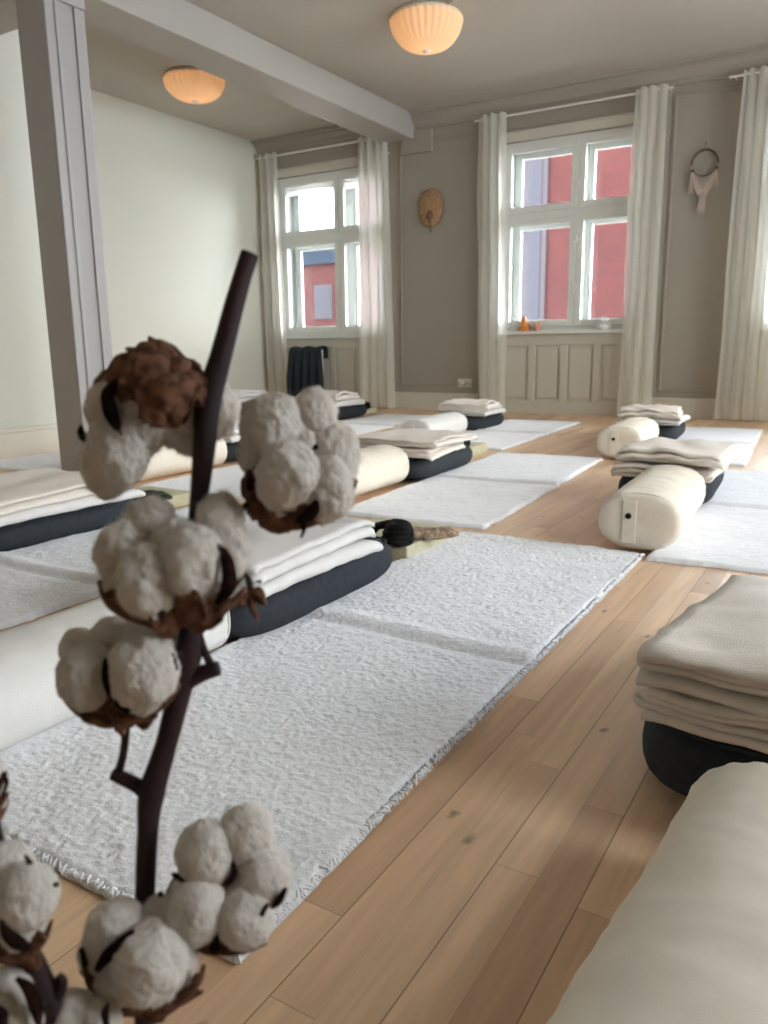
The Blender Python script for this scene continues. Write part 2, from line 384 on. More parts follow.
# beam, lintel and post
mb = MB(); mb.box(-4.19, -3.85, 2.86, FW-.002, 2.53, CZ-.001); struct(mb.build('trim_beam', M['beam'], bevel=.006)).name = 'trim_20'
mb = MB(); mb.box(XL2+.001, -3.56, 2.60, 2.85, 2.25, CZ-.001); struct(mb.build('trim_21', M['beam'], bevel=.006))
px0, px1, py0, py1 = -3.555, -3.358, 2.58, 2.80
mb = MB(); mb.box(px0, px1, py0, py1, 0, CZ-.001)
# fillets and grooves on the face towards the room
mb.box(px1, px1+.008, py0+.0, py0+.035, .0, 2.20); mb.box(px1, px1+.008, py0+.055, py0+.075, .0, 2.20)
mb.box(px1, px1+.012, py1-.06, py1, .0, 2.20); mb.box(px1, px1+.02, py0-.01, py1+.0, 2.20, 2.28)
struct(mb.build('trim_22', M['post'], bevel=.004))

# ------------------------------------------------------------------ outside
mb = MB(); mb.box(-60, 40, 7.6, 90, -4.3, -4); struct(mb.build('street_ground', M['street']))
def building(label, x0, x1, y0, y1, z1, roof, wins, mt, z0=-4):
    r = empty('building', ((x0+x1)/2, (y0+y1)/2, z0)); tag(r, label, 'building'); inv = Matrix.Translation(r.location).inverted()
    mb = MB(); mb.box(x0, x1, y0, y1, z0, z1); mb.build('wall', mt, r).matrix_parent_inverse = inv
    if roof:
        mb = MB(); ym = (y0+y1)/2; n0 = 0
        mb.v = [(x0-.2, y0-.2, z1), (x1+.2, y0-.2, z1), (x1+.2, y1+.2, z1), (x0-.2, y1+.2, z1), (x0+.8, y0+1.5, z1+roof), (x1-.8, y0+1.5, z1+roof), (x1-.8, y1-1.5, z1+roof), (x0+.8, y1-1.5, z1+roof)]
        mb.f = [(0, 3, 2, 1), (4, 5, 6, 7), (0, 1, 5, 4), (1, 2, 6, 5), (2, 3, 7, 6), (3, 0, 4, 7)]
        mb.build('roof', M['slate'], r).matrix_parent_inverse = inv
    for (a, b, c, d) in wins:
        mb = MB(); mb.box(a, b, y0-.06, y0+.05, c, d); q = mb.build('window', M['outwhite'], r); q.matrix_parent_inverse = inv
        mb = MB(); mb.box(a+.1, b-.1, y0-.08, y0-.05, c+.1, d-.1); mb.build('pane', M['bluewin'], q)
    return r
BX = -9.35
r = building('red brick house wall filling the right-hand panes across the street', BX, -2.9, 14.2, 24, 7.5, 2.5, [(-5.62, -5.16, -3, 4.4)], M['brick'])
mb = MB(); mb.box(BX-1.0, BX, 14.4, 16.2, 4.32, 4.9); mb.build('balcony', M['slate'], r).matrix_parent_inverse = Matrix.Translation(r.location).inverted()
building('distant red house with dark slate roof seen low in the corner window', -25.0, -14, 30, 40, 4.3, 1.5,
         [(-23.9, -22.9, -.5, 1.2), (-23.9, -22.9, 1.9, 3.4), (-21.9, -20.9, -.5, 1.2), (-21.9, -20.9, 1.9, 3.4), (-20.0, -19.2, -.5, 1.2), (-20, -19.2, 1.9, 3.4)], M['brick'])

# ------------------------------------------------------------------ curtains
def curtain(x0, x1, label, nf, seed, z1=2.60, bot=(0, 0)):
    nu, nv = nf*18, 40; U, V = np.meshgrid(np.linspace(0, 1, nu), np.linspace(0, 1, nv))
    u, v = U.ravel(), V.ravel(); rn = np.random.RandomState(seed)
    xx = x0+(x1-x0)*u+(bot[0]*(1-u)+bot[1]*u)*(v**1.3)
    ph = 2*PI*nf*(u+.03*np.sin(5*u+seed))
    amp = .026+.014*v+.01*vnoise(np.c_[u*nf, v*2, 0*u+seed], seed)
    yy = FW-.085+amp*np.sin(ph)+.012*vnoise(np.c_[u*4, v*3, 0*u], seed+3)
    yy = np.minimum(yy, FW-.038)
    xx = xx+.012*np.cos(ph)*(.4+v)+.01*vnoise(np.c_[u*6, v*4, 0*u+2], seed)
    zz = z1-(z1-.012)*v+.012*np.abs(np.sin(ph/2))*(v < .02)
    r = empty('curtain', ((x0+x1)/2, FW-.08, 0)); tag(r, label, 'curtain')
    inv = Matrix.Translation(r.location).inverted()
    q = mesh('cloth', np.c_[xx, yy, zz], grid_faces(nu, nv), M['curtain'], r); q.matrix_parent_inverse = inv
    mb = MB()
    for k in range(nf):
        x = x0+(x1-x0)*(k+.5)/nf; mb = MB(); mb.tube([(x+.001*0, FW-.082+.014*math.cos(t), 2.575+.014*math.sin(t)) for t in np.linspace(0, 2*PI, 9)], .0025, 5, False); mb.build('curtain_ring', M['rod'], r).matrix_parent_inverse = inv
curtain(-5.72, -5.45, 'sheer white curtain hanging in the left corner beside the corner window', 3, 1, bot=(0, .06))
curtain(-4.46, -4.12, 'sheer white curtain right of the corner window, above the stacked far cushion', 4, 2, bot=(-.03, .05))
curtain(-3.17, -2.90, 'sheer white curtain left of the middle window', 3, 3, bot=(.02, .03))
curtain(-1.79, -1.55, 'sheer white curtain right of the middle window', 3, 4, bot=(-.04, .0))
curtain(-1.00, -.58, 'sheer white curtain at the right edge beside the dreamcatcher', 5, 5, bot=(-.03, .02))
for (a, b, l) in ((-5.73, -4.08, 'thin white curtain rod above the corner window'), (-3.2, -1.5, 'thin white curtain rod above the middle window'), (-1.1, .8, 'thin white curtain rod above the right-hand window')):
    r = empty('curtain_rod', ((a+b)/2, FW-.08, 2.575)); tag(r, l, 'curtain rod'); inv = Matrix.Translation(r.location).inverted()
    mb = MB(); mb.tube([(a, FW-.082, 2.575), (b, FW-.082, 2.575)], .009, 10); mb.build('rod', M['rod'], r).matrix_parent_inverse = inv
    for x in (a+.04, b-.04):
        mb = MB(); mb.tube([(x, FW-.08, 2.575), (x, FW+.0, 2.575)], .006, 8); mb.build('bracket', M['rod'], r).matrix_parent_inverse = inv
# gathered blind above the corner window
a, b = WIN[0]; mb = MB(); k = 0
nu, nv = 40, 30; U, V = np.meshgrid(np.linspace(a+.02, b-.02, nu), np.linspace(0, 1, nv)); u, v = U.ravel(), V.ravel()
yy = FW+.10-.035*np.abs(np.sin(v*PI*3))**.6; zz = HEAD-.004-.17*v+.006*np.sin(v*PI*6)
tag(mesh('gathered_blind', np.c_[u, yy, zz], grid_faces(nu, nv), M['curtain']), 'white gathered fabric blind pulled up at the head of the corner window', 'blind')

# ------------------------------------------------------------------ lamps
def ceiling_lamp(label, x, y, h, energy):
    r = empty('ceiling_lamp', (x, y, CZ)); tag(r, label, 'lamp')
    R = .238; seg = 192; prof = []
    for t in np.linspace(0, 1, 22):
        a = t*PI/2; prof.append((R*max(.13, math.cos(a)**.72), -.03-(h-.03)*math.sin(a)**1.15))
    mb = MB(); nfl = 30; n0 = 0
    for (rr, z) in prof:
        for k in range(seg):
            th = 2*PI*k/seg; q = rr*(1+.022*math.cos(nfl*th)+.008*math.sin(7*th)); mb.v.append((q*math.cos(th), q*math.sin(th), z))
    mb.f = grid_faces(seg, len(prof), True); mb.build('lamp_shade', M['shade'], r, True)
    mb = MB(); mb.lathe([(.01, -.001), (R*.93, -.001), (R*.97, -.012), (R*.985, -.035), (R*.96, -.035), (R*.9, -.02)], 0, 0, 0, 64); mb.build('rim', M['shadecold'], r, True)
    mb = MB(); mb.lathe([(0, -h-.012), (.018, -h-.01), (.03, -h-.002), (.03, -h+.004), (0, -h+.004)], 0, 0, 0, 24); mb.build('finial', M['rod'], r, True)
    l = bpy.data.lights.new('bulb', 'POINT'); l.energy = energy; l.color = (1, .62, .33); l.shadow_soft_size = .04
    o = bpy.data.objects.new('bulb_light', l); C.objects.link(o); o.parent = r; o.location = (0, 0, -h*.62)
    mb = MB(); mb.lathe([(.0, -h*.62-.03), (.02, -h*.62-.025), (.03, -h*.62), (.02, -h*.62+.03), (.013, -h*.62+.05), (.013, -.001)], 0, 0, 0, 16)
    mb.build('bulb_holder', M['shadecold'], r, True)
    return r
ceiling_lamp('glowing pleated bowl ceiling lamp right of the beam, nearer one', -2.70, 5.03, .215, .5)
ceiling_lamp('glowing pleated bowl ceiling lamp left of the beam, towards the corner', -4.80, 5.04, .19, .42)
pts = [(-2.50, 4.93, CZ-.012), (-2.1, 4.66, CZ-.010), (-1.3, 4.1, CZ-.008), (.2, 3.1, CZ-.008)]
mb = MB(); mb.tube(pts, .005, 6); tag(mb.build('ceiling_cable', M['cable'], None, True), 'thin grey cable running along the ceiling from the nearer bowl lamp', 'cable')

# ------------------------------------------------------------------ things on the far wall
# palm fan
r = empty('palm_fan', (-3.67, FW-.012, 1.70)); tag(r, 'brown oval woven palm fan hanging on the wall between the windows', 'fan')
nu, nv = 49, 14; v = []; 
for j in range(nv):
    t = j/(nv-1)
    for i in range(nu):
        a = 2*PI*i/(nu-1); rx, rz = .125*t, .165*t
        v.append((rx*math.cos(a)*(1+.03*math.sin(3*a)), -.012-.02*(1-t*t)-.003*math.cos(a*24)*t, .20+rz*math.sin(a)-.03*(1-t)))
mb = MB(); mb.v = v; mb.f = grid_faces(nu, nv); q = mb.build('blade', M['straw'], r, True); sm = q.modifiers.new('s', 'SOLIDIFY'); sm.thickness = .004
mb = MB(); mb.tube([(0, -.03, .15), (0, -.028, .06), (.004, -.02, -.02)], [.012, .010, .007], 8); mb.build('handle', M['strawdark'], r, True)
mb = MB(); mb.lathe([(0, 0), (.03, .01), (.035, .04), (.02, .08), (0, .09)], 0, -.032, .09, 16); mb.build('binding', M['strawdark'], r, True)
mb = MB(); mb.tube([(.127*math.cos(a), -.012, .20+.167*math.sin(a)) for a in np.linspace(0, 2*PI, 49)], .004, 6, False); mb.build('rim', M['strawdark'], r, True)
# dreamcatcher
r = empty('dreamcatcher', (-1.245, FW-.02, 2.0)); tag(r, 'dark ring dreamcatcher with pale macrame tassels hanging right of the middle window', 'dreamcatcher')
R = .097
mb = MB(); mb.tube([(R*math.cos(a), 0, R*math.sin(a)) for a in np.linspace(0, 2*PI, 41)], .0075, 8, False); mb.build('ring', M['ring'], r, True)
mb = MB()
for k in range(18):
    a0 = PI*1.02+k*PI*.96/17; x = R*.98*math.cos(a0)
    zt = R*math.sin(a0); zb = -.30+.08*abs(x/R)+.02*random.Random(k).random(); xb = x*.42
    mb.tube([(x, -.004, zt), (x*.98, -.008, zt-.05), (x*.62, -.008, -.19), (xb, -.006, zb)], [.004, .0055, .005, .003], 6)
mb.build('macrame_panel', M['cord'], r, True)
for (x, s) in ((-.088, 1), (.09, .85)):
    mb = MB(); mb.lathe([(0, .012), (.012, .008), (.014, 0), (.012, -.012), (0, -.015)], x, -.004, -.045, 12); mb.build('bead', M['ring'], r, True)
    mb = MB()
    for k in range(5): mb.tube([(x, -.004, -.05), (x+.006*(k-2), -.006, -.12*s), (x+.009*(k-2), -.005, -.22*s)], [.003, .004, .002], 5)
    mb.build('tassel', M['cord'], r, True)
mb = MB()
for k in range(9): mb.tube([(.003*(k-4), -.01, -.225), (.006*(k-4), -.01, -.29), (.007*(k-4)-.01, -.008, -.36-.01*(k % 3))], [.004, .0045, .002], 5)
mb.build('tassel', M['cord'], r, True)
mb = MB(); mb.tube([(0, -.002, R), (0, .0, R+.05)], .0015, 5); mb.tube([(0, .018, R+.05), (0, -.008, R+.05), (0, -.008, R+.062)], .003, 6); mb.build('hanging_loop', M['ring'], r, True)
# socket
r = empty('wall_socket', (-3.31, FW, .27)); tag(r, 'double wall socket low on the far wall between the windows', 'socket')
mb = MB(); mb.box(-.075, .075, -.014, 0, -.04, .04); mb.build('plate', M['plastic'], r, bevel=.004)
for x in (-.037, .037):
    mb = MB(); mb.tube([(x, -.0145, 0), (x, -.019, 0)], .024, 20); q = mb.build('outlet', M['plastic'], r, True)
    mb = MB(); mb.tube([(x-.009, -.0185, 0), (x-.009, -.0205, 0)], .0045, 8); mb.tube([(x+.009, -.0185, 0), (x+.009, -.0205, 0)], .0045, 8); mb.build('hole', M['black'], q)
# things on the middle window's sill
mb = MB(); mb.lathe([(0, 0), (.045, 0), (.05, .012), (.04, .03), (.035, .05), (.03, .07), (.02, .085), (.024, .10), (.02, .118), (.008, .13), (0, .14)], -2.72, FW+.0, SILL, 24)
mb.tube([(-2.76, FW-.015, SILL+.02), (-2.70, FW-.04, SILL+.018), (-2.665, FW-.015, SILL+.02)], [.012, .016, .012], 8)
tag(mb.build('seated_figurine', M['amber'], None, True), 'small amber seated figurine on the left of the middle window sill', 'figurine')
mb = MB(); mb.lathe([(0, 0), (.03, 0), (.034, .07), (.031, .07), (.028, .008), (0, .008)], -2.585, FW-.01, SILL, 24)
r = tag(mb.build('candle_glass', M['peach'], None, True), 'peach coloured candle glass beside the amber figurine on the sill', 'candle holder')
mb = MB(); mb.lathe([(0, .009), (.026, .009), (.027, .045), (0, .045)], -2.585, FW-.01, SILL, 20); mb.build('wax', M['ceramic'], r, True)
r = empty('flower_bowl', (-1.99, FW-.005, SILL)); tag(r, 'white bowl of white blossoms at the right end of the middle window sill', 'flowers')
mb = MB(); mb.lathe([(0, 0), (.04, 0), (.06, .02), (.07, .045), (.064, .045), (.05, .02), (0, .01)], 0, 0, 0, 28); mb.build('bowl', M['ceramic'], r, True)
rn = random.Random(4)
for k in range(5):
    a = k*2*PI/5; cx, cy, cz = (.035*math.cos(a), .03*math.sin(a), .068+.012*(k % 2)) if k else (0, 0, .085)
    mb = MB()
    for j in range(9):
        b_ = j*2.4; rr = .006+.0022*j; mb.lathe([(0, .0), (.010, .004), (.012, .014), (.008, .02), (0, .018)], cx+rr*math.cos(b_), cy+rr*math.sin(b_), cz-.0012*j, 8)
    mb.build('blossom', M['ceramic'], r, True)
# radiator with dark throw under the corner window
r = empty('radiator', (-5.12, FW-.09, 0)); tag(r, 'white panel radiator under the corner window, behind the dark throw', 'radiator')
mb = MB(); mb.box(-.16, .16, -.02, .055, .12, .60)
for k in range(6): mb.box(-.145+.05*k, -.115+.05*k, -.026, -.02, .15, .58)
mb.build('panel', M['rod'], r, bevel=.004)
for x in (-.15, .15):
    mb = MB(); mb.tube([(x, .02, 0), (x, .02, .12)], .012, 8); mb.build('foot', M['rod'], r, True)
nu, nv = 60, 50; U, V = np.meshgrid(np.linspace(0, 1, nu), np.linspace(0, 1, nv)); u, v = U.ravel(), V.ravel()
path = np.array([(.070, .50), (.070, .60), (.05, .622), (.0, .628), (-.035, .615), (-.045, .58), (-.045, .08)]); dl = np.r_[0, np.cumsum(np.hypot(*np.diff(path, axis=0).T))]; dl /= dl[-1]
yy = np.interp(v, dl, path[:, 0]); zz = np.interp(v, dl, path[:, 1]); fr = np.clip((.60-zz)/.3, 0, 1)*(yy < 0)
yy = yy-fr*(.022*np.sin(u*2*PI*4.5+.6)+.012*np.sin(u*2*PI*9+v*2))-fr*.02; zz = zz+(v > .9)*.03*np.sin(u*9)+.008*np.sin(u*15)*(fr == 0)
xx = -.215+.42*u+.05*fr*(u-.3)
q = mesh('draped_throw', np.c_[xx-5.115, yy+FW-.09, zz], grid_faces(nu, nv), M['charcoal']); q.modifiers.new('s', 'SOLIDIFY').thickness = .006
tag(q, 'charcoal throw hanging in folds over the radiator under the corner window', 'throw')

# ------------------------------------------------------------------ mats, bolsters, cushions, blankets
def make_rug(name, W, Ln, step, seed, amp, crease=.5):
    """sheep wool mat: origin at the middle of the near short edge"""
    nu, nv = int(W/step)+1, int(Ln/step)+1
    U, V = np.meshgrid(np.linspace(-W/2, W/2, nu), np.linspace(0, Ln, nv)); x, y = U.ravel(), V.ravel(); z0 = 0*x+seed
    e = np.minimum(np.minimum(x+W/2, W/2-x), np.minimum(y, Ln-y))
    edge = np.clip(e/.010, 0, 1)**.5
    wx = fbm(np.c_[x*60, y*60, z0], 2, seed)*.9; wy = fbm(np.c_[x*60, y*60, z0+9], 2, seed+5)*.9
    r1 = 1-np.abs(vnoise(np.c_[x*95+wx, y*95+wy, z0], seed+1)); r2 = 1-np.abs(vnoise(np.c_[x*170+wx*2, y*170+wy*2, z0+3], seed+2))
    h = .013+amp*(.7*r1**2+.45*r2**2-.5)+amp*.7*fbm(np.c_[x*14, y*14, z0], 3, seed+8)+.004*fbm(np.c_[x*3, y*3, z0], 2, seed+9)
    d = (y-crease*Ln-.012*np.sin(x*7+seed)); h = h+.009*np.exp(-(d/.028)**2)-.006*np.exp(-((d+.04)/.014)**2)
    z = .0015+np.maximum(h, .003)*edge
    jx = .004*wx*(e < .03)+.010*fbm(np.c_[y*11, x*0, z0], 2, seed)*np.exp(-(W/2-np.abs(x))/.05)*np.sign(x)
    jy = .004*wy*(e < .03)+.008*fbm(np.c_[x*9, x*0, z0+4], 2, seed)*np.exp(-np.minimum(y, Ln-y)/.05)
    return mesh(name, np.c_[np.clip(x+jx, -W/2-.004, W/2+.004), np.clip(y+jy, -.004, Ln+.004), z], grid_faces(nu, nv), M['rug'])
def edge_tufts(parent, W, Ln, n, seed, y0=0, y1=None):
    rn = np.random.RandomState(seed); mb = MB(); y1 = y1 or Ln
    per = [((W/2, y0), (W/2, y1), (1, 0)), ((-W/2, y0), (W/2, y0), (0, -1))]
    for (a, b, nn) in per:
        k = int(n*math.hypot(b[0]-a[0], b[1]-a[1]))
        for i in range(k):
            t = rn.rand(); x = a[0]+(b[0]-a[0])*t; y = a[1]+(b[1]-a[1])*t; l = .001+.006*rn.rand(); s = rn.randn()*.008
            tx, ty = (b[0]-a[0]), (b[1]-a[1]); q = math.hypot(tx, ty); tx /= q; ty /= q
            z = .005+.007*rn.rand(); ip = .006
            P = [(x-nn[0]*ip, y-nn[1]*ip, z), (x+nn[0]*l*.4+tx*s*.6, y+nn[1]*l*.4+ty*s*.6, z*.8+.002), (x+nn[0]*l*.8+tx*s, y+nn[1]*l*.8+ty*s, .003+.3*z*rn.rand())]
            mb.tube(P, [.0022, .002, .0012], 4)
    q = mb.build('wool_fringe', M['rug'], parent, True); q['kind'] = 'stuff'; return q
RW_, RL_ = .60, 1.84
rugA = make_rug('wool_mat', .60, 1.81, .0034, 3, .0040, .495); edge_tufts(rugA, .60, 1.81, 550, 5)
rugS = make_rug('wool_mat', .60, 1.84, .008, 11, .004, .5)
def put(o, x, y, deg, label, cat, group=None, z=0, sc=None):
    o.location = (x, y, z); o.rotation_euler.z = math.radians(deg); tag(o, label, cat, group)
    if sc: o.scale = sc
    return o
G_RUG = 'sheep wool mats laid out across the floor'
def rug_at(rx, ry, deg, label, o=None, W=.60):
    """rx, ry: near right corner"""
    o = o or copy_tree(rugS); a = math.radians(deg)
    return put(o, rx-W/2*math.cos(a), ry-W/2*math.sin(a), deg, label, 'mat', G_RUG)
rug_at(-.495, .51, .6, 'white shaggy wool mat in the foreground behind the cotton branch', rugA)
rug_at(-1.07, 2.41, 3.6, 'white wool mat in the middle of the room, beyond the foreground mat', rugS)
rug_at(-1.83, 4.36, 3.0, 'white wool mat reaching the panelling below the middle window')
rug_at(-1.62, .42, .3, 'white wool mat at the left edge, beside the left folded blankets')
rug_at(-2.19, 2.44, 3.0, 'white wool mat left of centre, seen behind the upright stem')
rug_at(-3.60, 2.49, 0, 'white wool mat strip left of the painted post by the wall')
rug_at(-3.08, 4.40, 3, 'white wool mat leading to the small stack under the corner window')
rug_at(-4.36, 4.55, 3, 'white wool mat farthest left along the wall, mostly behind the cotton')
rug_at(.10, 2.31, 4.0, 'white wool mat at the right edge beside the near round bolster')
rug_at(-.48, 4.32, 3.5, 'white wool mat by the wall under the dreamcatcher')

def make_bolster(mt, seed, L=.62, a=.118, b=.086, buttons=True):
    """oval bolster; origin on the floor at the middle of its near end, body runs along +Y"""
    nu = 96; rows = []; ex = 2.35
    prof = [(0, .0), (.25, -.004), (.6, -.006), (.85, -.004), (.94, .002), (.985, .010), (1, .022)]
    prof = [(s, y) for s, y in prof]+[(1+.012*math.sin(k*PI/60), y) for k, y in enumerate(np.linspace(.03, L-.03, 61))]+[(s, L-y) for s, y in prof[::-1]]
    P = []
    for (s, y) in prof:
        for i in range(nu):
            t = 2*PI*i/nu; c, sn = math.cos(t), math.sin(t)
            x = a*s*abs(c)**(2/ex)*(1 if c > 0 else -1); z = b*s*abs(sn)**(2/ex)*(1 if sn > 0 else -1)
            P.append((x, y, z, s))
    P = np.array(P); n = 1+0*P[:, 0]
    g = fbm(np.c_[P[:, 0]*9, P[:, 1]*7, P[:, 2]*9+seed], 3, seed)*.006+(.0012+.0022*(np.sin(np.arctan2(P[:, 2], P[:, 0])) > .3))*(1-np.abs(fbm(np.c_[P[:, 0]*9+P[:, 1]*6, P[:, 1]*24, P[:, 2]*9], 2, seed+3)))
    ang = np.arctan2(P[:, 2], P[:, 0]); g = g+.0016*np.sin(ang*26+seed+2*P[:, 1])*np.exp(-np.minimum(P[:, 1], L-P[:, 1]).clip(0)/.03)
    nn = np.c_[P[:, 0], 0*n, P[:, 2]]; ln = np.linalg.norm(nn, axis=1)+1e-6
    P[:, 0] += nn[:, 0]/ln*g*P[:, 3]; P[:, 2] += nn[:, 2]/ln*g*P[:, 3]
    P[:, 2] = np.maximum(P[:, 2]+b, .001+.0*P[:, 2])
    r = empty('bolster'); mesh('cover', P[:, :3], grid_faces(nu, len(prof), True), mt, r)
    for yy in (.012, L-.012):
        mb = MB(); pts = []
        for i in range(49):
            t = 2*PI*i/48; c, sn = math.cos(t), math.sin(t)
            pts.append((a*.993*abs(c)**(2/ex)*(1 if c > 0 else -1), yy, max(b+b*.993*abs(sn)**(2/ex)*(1 if sn > 0 else -1), .004)))
        mb.tube(pts, .0032, 6, False); mb.build('piping', mt, r, True)
    # a fabric strap on the near end with a dark button
    mb = MB(); mb.box(-.045, -.005, -.0105, -.0055, .02, 2*b-.02); mb.build('end_strap', mt, r, bevel=.002)
    mb = MB(); mb.tube([(-.027, -.0155, b*1.22), (-.027, -.010, b*1.22)], .009, 16); mb.build('button', M['black'], r, True)
    return r
bolA = make_bolster(M['linenw'], 3); bolN = make_bolster(M['linen'], 8)
G_BOL = 'bolsters lying beside the mats'
def bol(proto, x, y, deg, label, first=False, sc=None):
    o = proto if first else copy_tree(proto); return put(o, x, y, deg, label, 'bolster', G_BOL, z=.012 if -2 < x < -.3 and y > 2.2 else 0, sc=sc)
bol(bolA, -1.165, .50, .5, 'white bolster lying at the left edge behind the lower cotton bolls', True, (.92, 1.03, .90))
bol(bolN, -.058, .265, -4.5, 'cream bolster at the bottom right corner, closest to the camera', True)
bol(bolN, -1.805, 2.40, 2, 'pale bolster in the middle of the room, partly behind a cotton boll')
bol(bolN, -.54, 2.34, 3, 'beige bolster with a black button on its end, in front of the right-hand stack')
bol(bolN, -1.11, 4.26, 4, 'smaller looking bolster with a black button below the dreamcatcher, near the wall')
bol(bolA, -2.47, 4.44, 3, 'white bolster near the far wall, left of the farthest middle stack')
bol(bolN, -2.98, 2.50, 2, 'cream bolster on the left seen under the hanging top boll')

def make_cushion(Wx=.40, Ly=.68, H=.118, seed=1):
    nu, nv = 72, 17; P = []
    for j in range(nv):
        ph = -PI/2+PI*j/(nv-1); cz = math.sin(ph); cr_ = max(math.cos(ph), 0)**.26
        for i in range(nu):
            t = 2*PI*i/nu; c, sn = math.cos(t), math.sin(t); e = 5.5
            P.append((Wx/2*cr_*abs(c)**(2/e)*(1 if c > 0 else -1), Ly/2*cr_*abs(sn)**(2/e)*(1 if sn > 0 else -1)+Ly/2, H/2+H/2*abs(cz)**.9*(1 if cz > 0 else -1)))
    P = np.array(P); g = fbm(P*7+seed, 2, seed)*.004; P[:, 0] += g*np.sign(P[:, 0]); P[:, 2] = np.maximum(P[:, 2]+g*.5*(P[:, 2] > H*.3), .0008)
    r = empty('cushion'); q = mesh('cover', P, grid_faces(nu, nv, True)+[tuple(range(nu))[::-1], tuple(range((nv-1)*nu, nv*nu))], M['charcoal'], r)
    mb = MB(); pts = []
    for i in range(73):
        t = 2*PI*i/72; c, sn = math.cos(t), math.sin(t); e = 5.5
        pts.append((Wx/2*.925*abs(c)**(2/e)*(1 if c > 0 else -1), Ly/2*.95*abs(sn)**(2/e)*(1 if sn > 0 else -1)+Ly/2, H*.86))
    mb.tube(pts, .003, 6, False); mb.build('piping', M['charcoal'], r, True)
    return r
cush0 = make_cushion(); G_CU = 'charcoal cushions under the folded blankets'
def cush(x, y, deg, label, first=False, sc=None):
    return put(cush0 if first else copy_tree(cush0), x, y, deg, label, 'cushion', G_CU, z=.012 if -2 < x < -.3 and y > 2.2 else 0, sc=sc)
cush(-1.235, 1.135, 0, 'dark charcoal cushion under the folded blankets behind the cotton, beside the foreground mat', True)
cush(.0, .99, 0, 'dark charcoal cushion under the tall blanket stack at the right edge', sc=(1.17, 1, 1.12))
cush(-1.86, 3.035, 2, 'charcoal cushion in the middle of the room behind the pale bolster')
cush(-2.56, 5.14, 3, 'charcoal cushion of the far stack left of the middle window panelling')
cush(-.62, 3.0, 3, 'charcoal cushion under the blankets behind the beige buttoned bolster', sc=(.88, 1, 1))
cush(-1.13, 4.92, 4, 'charcoal cushion near the wall below the dreamcatcher', sc=(.9, 1, 1))
cush(-2.42, 1.27, 0, 'long charcoal cushion at the left edge under wide folded blankets', sc=(1.1, 1, 1))
cush(-3.12, 3.16, 2, 'charcoal cushion seen in the gap right of the cotton stem')
cush(-4.02, 5.42, 3, 'charcoal cushion under white blankets below the corner window')
cush(-5.18, 5.45, 3, 'charcoal cushion in the far left corner, just right of the stem')

def make_blanket(w, l, layers, pitch, seed, mt, cw=.19, drape=.0, zb=0, twist=.012, rum=1):
    """one cloth folded back and forth; origin under the middle of the near edge"""
    cl = []; R = pitch/2; nn = 26; rn = np.random.RandomState(seed)
    for k in range(layers):
        x0, x1 = (-w/2, w/2) if k % 2 == 0 else (w/2, -w/2)
        s = 1+rn.uniform(-.03, .012); x0 *= s; x1 *= s
        for i in range(nn): cl.append((x0+(x1-x0)*i/(nn-1), k*pitch+R, k))
        if k < layers-1:
            sg = 1 if x1 > 0 else -1
            for j in range(1, 6):
                a = -PI/2+PI*j/6; cl.append((x1+sg*R*1.15*math.cos(a), k*pitch+pitch+R*math.sin(a), k+j/6))
    cl = np.array(cl); T = np.gradient(cl[:, :2], axis=0); T /= np.linalg.norm(T, axis=1)[:, None]+1e-9; N = np.c_[-T[:, 1], T[:, 0]]
    th = pitch*.37; loop = np.vstack([cl[:, :2]+N*th, (cl[:, :2]-N*th)[::-1]]); lay = np.r_[cl[:, 2], cl[::-1, 2]]
    nu = len(loop); nv = 34; P = []
    vs = np.linspace(0, 1, nv); vs = .5-.5*np.cos(vs*PI)*.35-(.5-vs)*.65
    offs = fbm(np.c_[lay*1.7, lay*0+seed, lay*0], 1, seed)*.014; offe = fbm(np.c_[lay*1.7, lay*0+seed+5, lay*0], 1, seed)*.014
    for t in vs:
        x = loop[:, 0].copy(); z = loop[:, 1].copy(); y = offs+(l+offe-offs)*t
        if t < 1e-6 or t > 1-1e-6: pass
        q = np.c_[x*8, y*8, 0*x+seed]
        hgt = lay/max(layers-1, 1)
        z = z*(1+.10*vnoise(q*.6+3, seed+2))+rum*(fbm(q, 3, seed)*.006*(.3+hgt)+.0022*np.sin(x*38+y*12+seed)*hgt+.0025*fbm(q*2.5+lay[:, None]*.6, 2, seed+6))
        # sag towards the rims, hanging a little over the cushion
        ox = np.clip(np.abs(x)-cw, 0, 1); oy = np.clip(np.maximum(.03-y, y-(l-.03)), 0, 1)
        z = z-drape*(ox/.06)**1.5-.006*(oy/.03)**2+.0
        x = x+twist*np.sin(y*6+seed+lay*.4)*.5+.004*vnoise(np.c_[y*30, lay, lay*0], seed)
        y = y+.006*vnoise(np.c_[x*20, lay, lay*0], seed+4)+.010*np.sin(x*5+seed)
        P.append(np.c_[x, y, z+zb])
    P = np.vstack(P); f = grid_faces(nu, nv, True)
    h = nu//2
    for base_, fl in ((0, 0), ((nv-1)*nu, 1)):
        for i in range(h-1):
            q = (base_+i, base_+i+1, base_+nu-2-i, base_+nu-1-i); f.append(q if fl else q[::-1])
    o = mesh('folded_blanket', P, f, mt)
    return o
